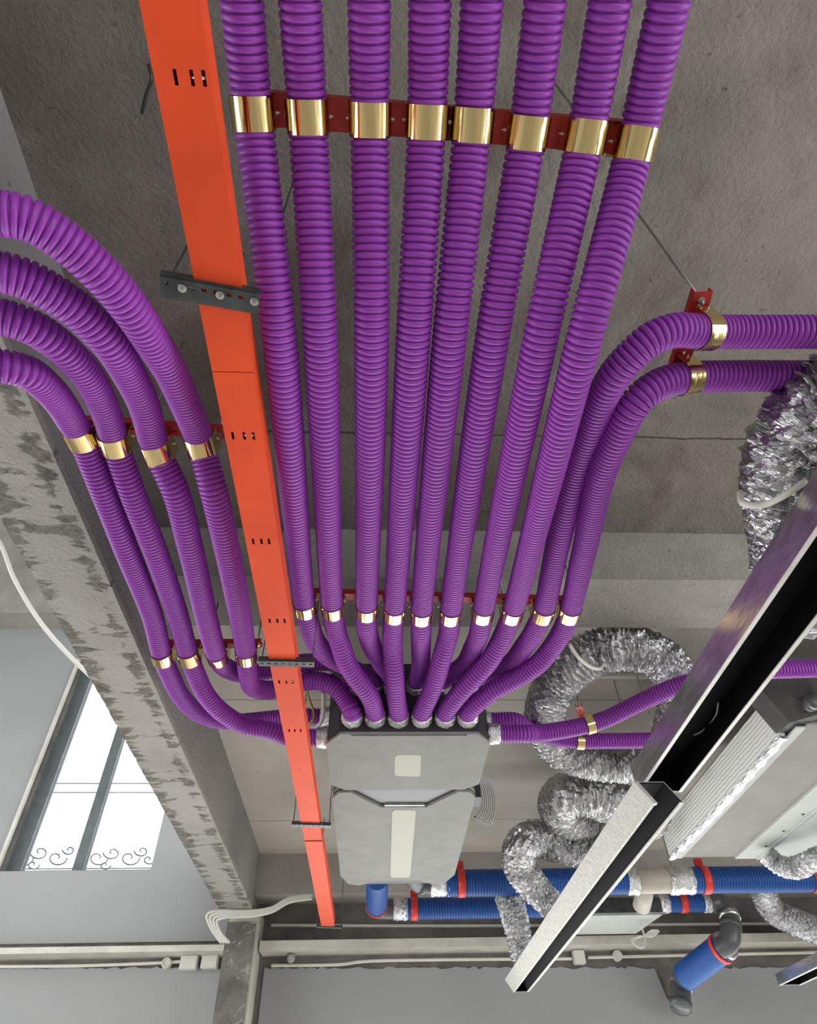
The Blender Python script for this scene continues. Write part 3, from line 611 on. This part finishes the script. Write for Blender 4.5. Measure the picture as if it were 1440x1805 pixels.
# ------------------------------------------------------------------ foil flex ducts
def flex(label, pts, r0, seed, rfun=None, collar=None):
    rnd = random.Random(seed); w_ = [P(u, v, z) for u, v, z in pts]; step = .0042
    path = soften(smooth_path(w_, step), 12); n = len(path)
    rib = []; s = 0
    pit = 5; nxt = 0; vals = []
    while len(rib) < n+12:
        pit = rnd.randint(4, 7); amp = rnd.uniform(.35, 1.1)
        for k in range(pit): rib.append(-amp*abs(math.cos(math.pi*k/pit))**1.2)
    ph = [rnd.uniform(0, 6.3) for _ in range(10)]; D = r0*.20
    def rad(i, a):
        sh = 2.2*math.sin(a+ph[0]+i*.015)+1.3*math.sin(2*a+ph[1]+i*.05)+.9*math.sin(5*a+ph[2]+i*.21)+.5*math.sin(11*a+ph[7]+i*.5)
        j = i+3+sh; k = int(math.floor(j)); f_ = j-k; k = max(0, min(n+10, k))
        rb = rib[k]*(1-f_)+rib[min(k+1, n+11)]*f_
        cr = .45*math.sin(9*a+ph[3]+i*.37)+.4*math.sin(15*a+ph[4]-i*.61)+.3*math.sin(23*a+ph[5]+i*.9)
        lo = .35*math.sin(2*a+ph[6]+i*.04)
        k0 = rfun(i/n) if rfun else 1
        return r0*k0+D*(rb*1.25+cr*.2+lo*.35)
    root = empty('flex_duct', w_[len(w_)//2], label, 'duct', 'crinkled foil flex ducts')
    bm = bmesh.new(); sweep(bm, path, rad, 56); finish('duct_wall', bm, M['foil'], root)
    return root, path
def strap_ring(name, path, pos, r, width, material, parent, cat=None, label=None, group=None):
    c, t = nearest(path, pos); bm = bmesh.new(); arc_band(bm, c, t, r, width, 0, 2*math.pi, up=Vector((.1, .1, 1)), n=40, th=.004)
    o = finish(name, bm, material, parent, True)
    if cat: tag(o, label, cat, group)
    return o
d1, pth = flex('crinkled foil duct looping over the purple pipes right of the box and doubling back', [(1175, 1330, 1.62), (1196, 1250, 1.62), (1192, 1205, 1.62), (1172, 1168, 1.62), (1136, 1147, 1.62), (1095, 1141, 1.61), (1052, 1148, 1.60), (1012, 1172, 1.58), (978, 1208, 1.56), (962, 1245, 1.56), (964, 1290, 1.58), (992, 1326, 1.58), (1054, 1346, 1.56), (1118, 1350, 1.55), (1200, 1350, 1.55)], .108, 1, rfun=lambda t: 1-.12*t)
tube('plastic_tie', [P(1003, 1135, 1.45), P(1018, 1157, 1.43), P(1040, 1175, 1.43), P(1058, 1178, 1.47), P(1063, 1168, 1.53)], .007, M['pvc_white'], d1, .01, 8)
flex('thick crinkled foil duct bulging out from behind the slot diffusers, middle of three', [(1150, 1440, 1.50), (1090, 1418, 1.50), (1040, 1400, 1.50), (1000, 1402, 1.50), (985, 1425, 1.52), (1010, 1450, 1.54), (1050, 1470, 1.56)], .128, 2)
flex('crinkled foil duct in an S bend hanging down past the blue pipes', [(1075, 1500, 1.42), (1030, 1496, 1.42), (985, 1488, 1.42), (942, 1478, 1.42), (918, 1492, 1.33), (914, 1520, 1.28), (932, 1552, 1.23), (958, 1580, 1.20), (978, 1604, 1.10), (992, 1620, 1.04)], .118, 3, rfun=lambda t: 1-.28*t)
flex('short crinkled foil duct hanging straight down left of the slot diffuser end', [(898, 1580, 1.36), (904, 1606, 1.22), (911, 1634, 1.12), (917, 1662, 1.04), (922, 1690, .97)], .105, 4, rfun=lambda t: 1-.28*t)
d5, pth = flex('wide crinkled foil duct at the right edge, below the two pipes that turn right', [(1700, 640, 1.30), (1560, 665, 1.26), (1480, 715, 1.24), (1422, 775, 1.22), (1404, 850, 1.21), (1402, 920, 1.22), (1404, 1000, 1.24), (1414, 1070, 1.28)], .138, 5, rfun=lambda t: 1-.12*t)
tube('plastic_tie', [P(1305, 868, 1.17), P(1312, 888, 1.1), P(1345, 890, 1.08), P(1385, 872, 1.07), P(1420, 848, 1.09)], .008, M['pvc_white'], d5, .01, 8)
flex('crinkled foil duct coming down at the right edge behind the large blue pipe', [(1340, 1545, 1.46), (1350, 1585, 1.40), (1365, 1608, 1.34), (1398, 1624, 1.28), (1440, 1640, 1.24), (1520, 1655, 1.22)], .095, 6)
flex('crinkled foil duct sagging in front of the large blue pipe at the right edge', [(1350, 1505, 1.30), (1372, 1524, 1.24), (1400, 1530, 1.2), (1430, 1518, 1.2), (1480, 1495, 1.25)], .06, 8)

# ------------------------------------------------------------------ slot diffusers
def trough(name, label, x, w_, z, h, lip, y0, y1, rw=.012, side_m='plenum', lip_m='lip', lean=0):
    root = empty(name, (x, (y0+y1)/2, H(z)), label, 'slot diffuser')
    def slab(a, b, z0, z1, ya, yb):               # piece between x+a and x+b, following the lean of the sides
        bm = bmesh.new(); l0, l1 = lean*z0/h, lean*z1/h
        prism(bm, [(x+a+l0, ya, H(z)+z0), (x+b+l0, ya, H(z)+z0), (x+b+l1, ya, H(z)+z1), (x+a+l1, ya, H(z)+z1)], (0, yb-ya, 0)); return bm
    def join(*bms):
        out = bms[0]
        for b in bms[1:]:
            me = bpy.data.meshes.new('t'); b.to_mesh(me); out.from_mesh(me); bpy.data.meshes.remove(me); b.free()
        return out
    finish('side_sheet', slab(0, .003, .002, h, y0, y1), M[side_m], root)
    finish('far_sheet', slab(w_-.003, w_, .002, h, y0, y1), M[side_m], root)
    finish('lip', slab(-.001, lip, -.001, .002, y0, y1), M[lip_m], root)
    finish('lip', slab(w_-rw, w_+.001, -.001, .002, y0, y1), M[lip_m], root)
    finish('end_sheet', slab(0, w_, 0, h, y1-.003, y1), M[lip_m], root)
    finish('black_lining', join(slab(.0035, .006, .003, h-.004, y0, y1-.004), slab(w_-.006, w_-.0035, .003, h-.004, y0, y1-.004), slab(.0035, w_-.0035, h-.004, h-.001, y0, y1-.004), slab(.0065, w_-.0065, .003, h-.0045, y1-.008, y1-.0045)), M['black'], root)
    finish('top_sheet', slab(0, w_, h, h+.002, y0, y1), M[side_m], root)
    return root
ZA, ZBB = .96, .86
XA = P(1125, 1397, ZA).x*.5+P(1321, 1100, ZA).x*.5
ra = trough('slot_diffuser', 'long galvanised slot diffuser with a wide black slot, upper length nearest the viewer', XA, (P(1435, 1100, ZA).x-XA), ZA, .09, P(1332, 1100, ZA).x-XA, -.8, P(1170, 1396, ZA).y)
tube('cable', [P(1205, 1300, ZA+.1), P(1235, 1290, ZA+.08), P(1262, 1260, ZA+.07), P(1266, 1238, ZA+.08)], .003, M['cable_grey'], ra, .01, 6)
XB = P(902, 1749, ZBB).x*.5+P(1150, 1433, ZBB).x*.5-.006
yb0, yb1 = P(1145, 1415, ZBB).y, P(905, 1749, ZBB).y
wB = P(938, 1741, ZBB).x-XB
rb = trough('slot_diffuser', 'pale speckled slot diffuser, lower length ending in mid-air above the far wall', XB, wB, ZBB, .068, .008, yb0, yb1, rw=.012, side_m='cement', lip_m='cement', lean=-.046)
bm = bmesh.new(); prism(bm, [(XB-.003, yb0-.004, H(ZBB)-.003), (XB+.012, yb0-.004, H(ZBB)-.003), (XB-.036, yb0-.004, H(ZBB)+.071), (XB-.051, yb0-.004, H(ZBB)+.071)], (0, .02, 0)); finish('end_lip', bm, M['cement'], rb)
for u, v, z, d in ((1082, 1199, 1.49, 'left'), (1118, 1177, 1.57, 'right')):
    q = P(u, v, ZS); tag(tube('hanger_rod', [q-Vector((0, 0, .001)), Vector((q.x, q.y, H(z)))], .0042, M['lip'], None, .5, 8), d+' one of two bright rods hanging from the slab inside the foil duct loop', 'hanger rod')
# the short one at the right edge
XC = P(1377, 1735, ZBB).x
trough('slot_diffuser', 'short end of another galvanised slot diffuser at the lower right edge', XC, .15, ZBB, .062, .014, 2.0, P(1377, 1737, ZBB).y, rw=.014)

# ------------------------------------------------------------------ air conditioner at the right
ZI = 1.35
ac = empty('air_conditioner', P(1300, 1400, ZI), 'large ducted air conditioner with a white ribbed insulated side and grey underside', 'air conditioner')
AX = P(1377, 1300, ZI).x*.5+P(1180, 1510, ZI).x*.5
AY0, AY1 = P(1377, 1297, ZI).y, P(1180, 1512, ZI).y
finish('insulated_side', BX(((AX, AY0, H(ZI)), (AX+.02, AY1, H(ZI)+.18))), M['insul'], ac)
AX2 = P(1426, 1275, ZI).x; AX3 = P(1440, 1380, ZI).x
bm = bmesh.new(); random.seed(5)
sweep(bm, smooth_path([Vector((AX+.012, AY0+.0, H(ZI))), Vector((AX+.016, (AY0+AY1)/2, H(ZI)-.006)), Vector((AX+.012, AY1, H(ZI)))], .02), lambda i, a: .018+.004*math.sin(3*a+i*.9), 12)
finish('foil_edging', bm, M['tape'], ac)
finish('edge_strip', BX(((AX+.03, AY0-.08, H(ZI)-.004), (AX2, AY1, H(ZI)+.004))), M['white_panel'], ac)
finish('underside', BX(((AX2, AY0-.10, H(ZI)+.002), (AX3, AY1, H(ZI)+.012))), M['grey_panel'], ac)
finish('lid_panel', BX(((AX3, AY0-.1, H(ZI)-.010), (AX3+.9, AY1, H(ZI)+.012))), M['white_panel'], ac)
finish('panel_rib', BX(((AX3+.13, AY0-.1, H(ZI)-.016), (AX3+.145, AY1, H(ZI)-.010)), ((AX3+.16, AY0-.1, H(ZI)-.014), (AX3+.168, AY1, H(ZI)-.010))), M['white_panel'], ac)
for k in range(6): bolt(Vector((AX3+.10, AY0+.15+k*.24, H(ZI)-.010)), (0, 0, -1), .006, .004, ac, 'screw', M['black_metal'])
finish('casing', BX(((AX+.02, AY0-.1, H(ZI)+.012), (AX3+.9, AY1, H(ZI)+.20))), M['dark_unit'], ac)
bm = bmesh.new(); prism(bm, [(AX-.02, AY0, H(ZI)+.01), (AX2+.02, AY0-.09, H(ZI)+.01), (AX2+.02, AY0-.09, H(ZI)+.28), (AX-.12, AY0-.02, H(ZI)+.22)], (.02, -.10, .0)); finish('duct_transition', bm, M['dark_unit'], ac)
finish('jacket', BX(((AX2-.03, AY0-.16, H(ZI)+.02), (AX3+.9, AY0-.1, H(ZI)+.30))), M['dark_unit'], ac)
for u, v, r in ((1410, 1262, .03), (1436, 1257, .026)):
    q = P(u, v, ZI+.05); bm = bmesh.new(); sweep(bm, [Vector((q.x, AY0-.15, q.z)), Vector((q.x, AY0-.21, q.z))], r, 20); sweep(bm, [Vector((q.x, AY0-.20, q.z)), Vector((q.x, AY0-.225, q.z))], r*1.2, 20); finish('pipe_stub', bm, M['pvc_dark'], ac, True)

# ------------------------------------------------------------------ blue insulated pipes by the far wall
BZ = 1.37; B1R, B2R = .079, .068
YB1 = P(1000, 1552, BZ).y; YB2 = P(850, 1598, BZ).y
def bx_(u, v, y): return PY(u, v, y)
def bpipe(label, a, b, r, key):
    root = empty('blue_pipe', (a+b)/2, label, 'pipe', 'blue corrugated pipes')
    o, path = ribbed('pipe_wall', [a, b], r, .019, M['blue'], root, segs=36, depth=.75, soft=0); pipes[key] = path; return root
def yline(v, y, u=1000): return PY(u, v, y).z
zb1, zb2 = yline(1554, YB1), yline(1598, YB2)
V_ = Vector
def ux(u, v, y): return PY(u, v, y).x
xa, xb, xc = ux(785, 1555, YB1), ux(1106, 1555, YB1), ux(1214, 1555, YB1)
r1 = bpipe('large blue corrugated pipe running right from under the recovery unit to the beige tee', V_((xa, YB1, zb1)), V_((xb, YB1, zb1)), B1R, 'B1')
r2 = bpipe('large blue corrugated pipe running from the beige tee out past the right edge', V_((xc, YB1, zb1)), V_((6.2, YB1, zb1)), B1R, 'B2')
xd, xe = ux(708, 1598, YB2), ux(960, 1598, YB2)
r3 = bpipe('smaller blue corrugated pipe lying below and left of the large one', V_((xd, YB2, zb2)), V_((xe, YB2, zb2)), B2R, 'B3')
xf, xg = ux(1172, 1592, YB2), ux(1240, 1592, YB2); zb3 = yline(1592, YB2, 1200)
r4 = bpipe('short blue corrugated pipe between the small metal box and the dark bend', V_((xf, YB2, zb3)), V_((xg, YB2, zb3)), B2R*.85, 'B4')
def wrap(a, b, r, parent, name='foil_tape', m='tape', seed=0):
    bm = bmesh.new(); n = 8; sweep(bm, [a.lerp(b, i/n) for i in range(n+1)], lambda i, t: r+.004*math.sin(6*t+i*1.7+seed)+.002*math.sin(11*t-i), 36); return finish(name, bm, M[m], parent, True)
wrap(V_((xa-.1, YB1, zb1)), V_((xa+.02, YB1, zb1)), B1R*.95, r1, seed=1)
wrap(V_((xb-.01, YB1, zb1)), V_((xb+.06, YB1, zb1)), B1R+.003, r1, seed=2)
wrap(V_((xc-.14, YB1, zb1)), V_((xc+.02, YB1, zb1)), B1R+.003, r2, seed=3)
wrap(V_((xd-.06, YB2, zb2)), V_((xd+.04, YB2, zb2)), B2R+.002, r3, seed=4)
wrap(V_((xf-.05, YB2, zb3)), V_((xf+.02, YB2, zb3)), B2R*.85+.004, r4, seed=5)
wrap(V_((xg-.01, YB2, zb3)), V_((xg+.05, YB2, zb3)), B2R*.85+.004, r4, seed=6)
def strap(u, v, y, key, r, z, label):
    x = ux(u, v, y); p = V_((x, y, z)); root = empty('pipe_strap', p, label, 'pipe strap', 'red straps on the blue pipes')
    strap_ring('band', pipes[key], p, r+.002, .05, M['red_strap'], root)
    finish('hanger_tab', BX(((x-.025, y-.012, z+r), (x+.025, y+.012, z+r+.05))), M['red_strap'], root)
    finish('hanger_rod', BX(((x-.004, y-.004, z+r+.05), (x+.004, y+.004, H(ZS)))), M['rod'], root)
strap(812, 1555, YB1, 'B1', B1R, zb1, 'red strap on the large blue pipe just right of the recovery unit')
strap(1241, 1555, YB1, 'B2', B1R, zb1, 'red strap on the large blue pipe right of the beige tee')
strap(1434, 1555, YB1, 'B2', B1R, zb1, 'red strap on the large blue pipe at the right edge')
strap(730, 1598, YB2, 'B3', B2R, zb2, 'red strap on the smaller blue pipe below the recovery unit')
strap(1202, 1592, YB2, 'B4', B2R*.85, zb3, 'red strap on the short blue pipe beside the small metal box')
# elbow at the left end of the large blue pipe
def elbow(label, pts, r, m='pvc_dark', rings=()):
    root = empty('pipe_elbow', pts[len(pts)//2], label, 'pipe fitting')
    path = smooth_path(pts, .01); bm = bmesh.new(); sweep(bm, path, r, 32); finish('elbow_body', bm, M[m], root, True)
    for f_, mm in rings:
        i = int(f_*(len(path)-1)); c = path[i]; t = (path[min(i+2, len(path)-1)]-path[max(i-2, 0)]).normalized()
        bm = bmesh.new(); arc_band(bm, c, t, r+.001, .045, 0, 6.28319, up=V_((.3, .2, 1)), n=40, th=.004); finish('collar' if mm == 'pvc_dark' else 'tape_band', bm, M[mm], root, True)
    return root, path
elbow('grey bend where the large blue pipe leaves the underside of the recovery unit', [V_((xa-.22, YB1-.16, zb1+.02)), V_((xa-.20, YB1-.06, zb1+.01)), V_((xa-.16, YB1-.01, zb1)), V_((xa-.09, YB1, zb1))], B1R*.82, rings=((.75, 'pvc_dark'),))
xh = ux(664, 1590, YB2)
vb = empty('blue_pipe', V_((xh, YB2-.2, zb2)), 'stubby blue pipe coming out below the recovery unit with a red ring', 'pipe', 'blue corrugated pipes')
bp = [V_((xh, YB2-.62, zb2+.02)), V_((xh, YB2-.09, zb2-.0))]
bm = bmesh.new(); sweep(bm, smooth_path(bp, .01), B2R+.006, 36); finish('pipe_wall', bm, M['blue'], vb, True)
bm = bmesh.new(); arc_band(bm, bp[1]-V_((0, .01, 0)), V_((0, 1, 0)), B2R+.007, .02, 0, 6.28319, n=40, th=.004); finish('red_ring', bm, M['red_strap'], vb, True)
elbow('dark grey bend joining the stubby blue pipe to the smaller blue pipe', [V_((xh, YB2-.10, zb2)), V_((xh+.005, YB2-.04, zb2)), V_((xh+.04, YB2-.005, zb2)), V_((xh+.11, YB2, zb2)), V_((xd-.05, YB2, zb2))], B2R*.95, rings=((.1, 'tape'),))
# beige tee
tee = empty('pipe_tee', V_(((xb+xc)/2, YB1, zb1)), 'beige tee fitting between the two lengths of large blue pipe', 'pipe fitting')
bm = bmesh.new(); sweep(bm, [V_((xb+.03, YB1, zb1)), V_((xc-.08, YB1, zb1))], B1R-.002, 36); sweep(bm, [V_(((xb+xc)/2-.08, YB1, zb1)), V_(((xb+xc)/2-.08, YB1+.10, zb1-.06)), V_(((xb+xc)/2-.08, YB1+.2, zb1-.1))], B1R*.72, 28); finish('tee_body', bm, M['pvc_beige'], tee, True)
wrap(V_((xc-.13, YB1, zb1)), V_((xc-.09, YB1, zb1)), B1R+.0055, tee, 'tape_band', 'tape', 9)
# small metal box
sb = empty('fan_box', PY(1100, 1600, YB2), 'small black and silver fan box below the beige tee', 'fan box')
x0, x1 = ux(1030, 1605, YB2-.1), ux(1168, 1605, YB2-.1); zt2, zm = PY(1100, 1582, YB2-.1).z, PY(1100, 1612, YB2-.1).z
finish('dark_front', BX(((x0, YB2-.1, zm), (x1, YB2-.08, zt2))), M['black_metal'], sb)
yy2 = YB2+.42
bm = bmesh.new(); prism(bm, [(x0-.08, YB2-.1, zm), (x1, YB2-.1, zm), (x1-.05, yy2, zm), (x0-.2, yy2, zm)], (0, 0, .004)); finish('silver_underside', bm, M['white_panel'], sb)
finish('casing', BX(((x0, YB2-.08, zm+.004), (x1-.06, yy2, zt2))), M['black_metal'], sb)
finish('rim', BX(((x0-.08, YB2-.115, zm-.004), (x1+.01, YB2-.1, zm+.008))), M['steel'], sb)
# dark bend, blue stub and wall bend at lower right
YE = YB2+.1
elbow('dark grey elbow with a foil band turning down from the short blue pipe', [V_((xg+.04, YB2, zb3)), PY(1268, 1590, YB2), PY(1284, 1612, YB2-.02), PY(1288, 1640, YB2-.06), PY(1284, 1662, YB2-.05), PY(1268, 1672, YB2)], B2R*.98, rings=((.42, 'tape'), (.6, 'pvc_dark')))
bs = empty('blue_pipe', PY(1235, 1697, 5.5), 'smooth blue pipe stub slanting down towards the far wall', 'pipe', 'blue corrugated pipes')
p0, p1 = PY(1276, 1668, YB2+.02), PY(1206, 1722, YB2+.40)
bm = bmesh.new(); sweep(bm, smooth_path([p0, p1], .02), B2R+.022, 36); finish('pipe_wall', bm, M['blue'], bs, True)
t_ = (p1-p0).normalized()
bm = bmesh.new(); arc_band(bm, p0+t_*.03, t_, B2R+.023, .03, 0, 6.28319, n=40, th=.006); finish('red_ring', bm, M['red_strap'], bs, True)
wrap(p0-t_*.03, p0+t_*.005, B2R+.02, bs, 'foil_tape', 'tape', 3)
elbow('dark grey elbow with a foil band, lowest fitting on the far wall', [p1-t_*.02, PY(1202, 1730, 5.86), PY(1199, 1746, 5.84), PY(1200, 1778, 5.80)], B2R+.006, rings=((.55, 'tape'), (.95, 'pvc_dark')))

# ------------------------------------------------------------------ conduits, boxes, loose cables on the far wall
yw = YW-.04
def conduit(label, pts, r=.011, m='pvc_white', group=None):
    o = tube('conduit', pts, r, M[m], None, .01, 10); tag(o, label, 'conduit', group); return o
conduit('thin white conduit along the left far wall below the ledge', [PY(-60, 1704, yw), PY(150, 1702, yw), PY(285, 1697, yw), PY(318, 1695, yw)])
conduit('thin white conduit on the far wall between the column and the square junction box', [PY(478, 1702, yw), PY(600, 1700, yw), PY(640, 1695, yw), PY(760, 1692, yw), PY(1008, 1690, yw)])
conduit('thin white conduit on the far wall running right from the square junction box', [PY(1036, 1688, yw), PY(1200, 1684, yw), PY(1480, 1678, yw)])
conduit('thin white conduit high on the far wall above the pale ledge', [PY(478, 1631, YW-.03), PY(800, 1632, YW-.03), PY(1440, 1628, YW-.03), PY(1600, 1628, YW-.03)], .012)
conduit('pale conduit on the slab seen through the loop of foil duct', [P(985, 1191, 1.875), P(1300, 1196, 1.875)], .012)
def jbox(u0, v0, u1, v1, label):
    a, b = PY(u0, v0, YW-.09), PY(u1, v1, YW-.09)
    root = empty('junction_box', a, label, 'junction box', 'white junction boxes on the far wall')
    bm = BX(((a.x, YW-.085, b.z), (b.x, YW-.022, a.z))); bmesh.ops.bevel(bm, geom=bm.edges[:], offset=.005, segments=2, affect='EDGES'); finish('box_body', bm, M['pvc_white'], root)
    finish('lid', BX(((a.x+.006, YW-.09, b.z+.006), (b.x-.006, YW-.085, a.z-.006))), M['pvc_white'], root)
jbox(319, 1683, 345, 1708, 'square white junction box left of the column, the one further from it')
jbox(356, 1682, 381, 1706, 'square white junction box touching the left side of the column')
jbox(1010, 1674, 1034, 1698, 'square white junction box on the far wall right of the long slot diffuser')
def roundbox(u, v, label):
    c = PY(u, v, YW-.06); bm = bmesh.new(); sweep(bm, [c, c+V_((0, .04, 0))], .036, 24); o = finish('round_conduit_box', bm, M['pvc_white'], None, False); tag(o, label, 'junction box'); o2 = bmesh.new(); arc_band(o2, c-V_((0, .004, 0)), V_((0, 1, 0)), .026, .006, 0, 6.28319, n=24, th=.006); finish('rim', o2, M['pvc_white'], o).matrix_parent_inverse = Matrix.Identity(4)
roundbox(293, 1697, 'small round white conduit box left of the square ones')
roundbox(1089, 1684, 'small round white conduit box right of the square one on the far wall')
for k in range(4):
    d = k*5
    conduit(f'{("outermost", "second outermost", "second innermost", "innermost")[k]} of four white conduits bent round the column top', [PY(550, 1577+k*2.2, 5.55), PY(510, 1583+k*2.5, 5.55), PY(478, 1600+k*2.6, 5.56), PY(440, 1606+k*3, 5.56), PY(375+d*1.4, 1607+k*3.5, 5.56), PY(365+d*1.2, 1613+k*3.4, 5.57), PY(372+d*1.1, 1636+k*2, 5.6), PY(390+d, 1662, 5.64)], .010, group='white conduits bent round the column top')
co = empty('cable_coil', PY(1130, 1650, 5.4), 'loose coil of white cable dangling below the fan box', 'cable')
tube('lead', [PY(1128, 1628, 5.4), PY(1133, 1640, 5.4), PY(1136, 1650, 5.4)], .006, M['pvc_white'], co, .01, 8)
for k in range(4):
    tube('loop', [PY(1136, 1650, 5.4), PY(1122-k*3, 1652+k*2, 5.38), PY(1116+k*2, 1662+k*2, 5.37), PY(1128+k*2, 1671, 5.37), PY(1137, 1658, 5.39), PY(1136, 1650, 5.4)], .005, M['pvc_white'], co, .01, 8)
    tube('loop', [PY(1136, 1650, 5.4), PY(1148+k*3, 1640+k, 5.38), PY(1162-k*2, 1641+k*2, 5.37), PY(1148, 1648+k, 5.38), PY(1136, 1650, 5.4)], .005, M['pvc_white'], co, .01, 8)
cab = tube('hanging_cable', [PY(-60, 880, 4.6), PY(0, 958, 4.7), PY(25, 1020, 4.8), PY(70, 1095, 5.0), PY(115, 1148, 5.2), PY(165, 1196, 5.4), PY(230, 1245, 5.6)], .02, M['pvc_white'], None, .03, 12)
tag(cab, 'thick pale cable sagging behind the chipped beam towards the window', 'cable')
wire = tube('tie_wire', [P(262, 115, ZS-.01), P(267, 140, ZS-.05), P(258, 165, ZS-.04), P(250, 200, ZS-.02)], .004, M['black_metal'], None, .01, 8)
tag(wire, 'bent black wire end sticking out of the slab beside the orange trunking', 'wire')
dd = tube('pipe_stub', [PY(514, 1685, YW-.03), PY(513, 1690, YW-.12)], .03, M['cable_grey'], None, .02, 16)
tag(dd, 'small grey pipe stub poking out of the far wall right of the column', 'pipe')
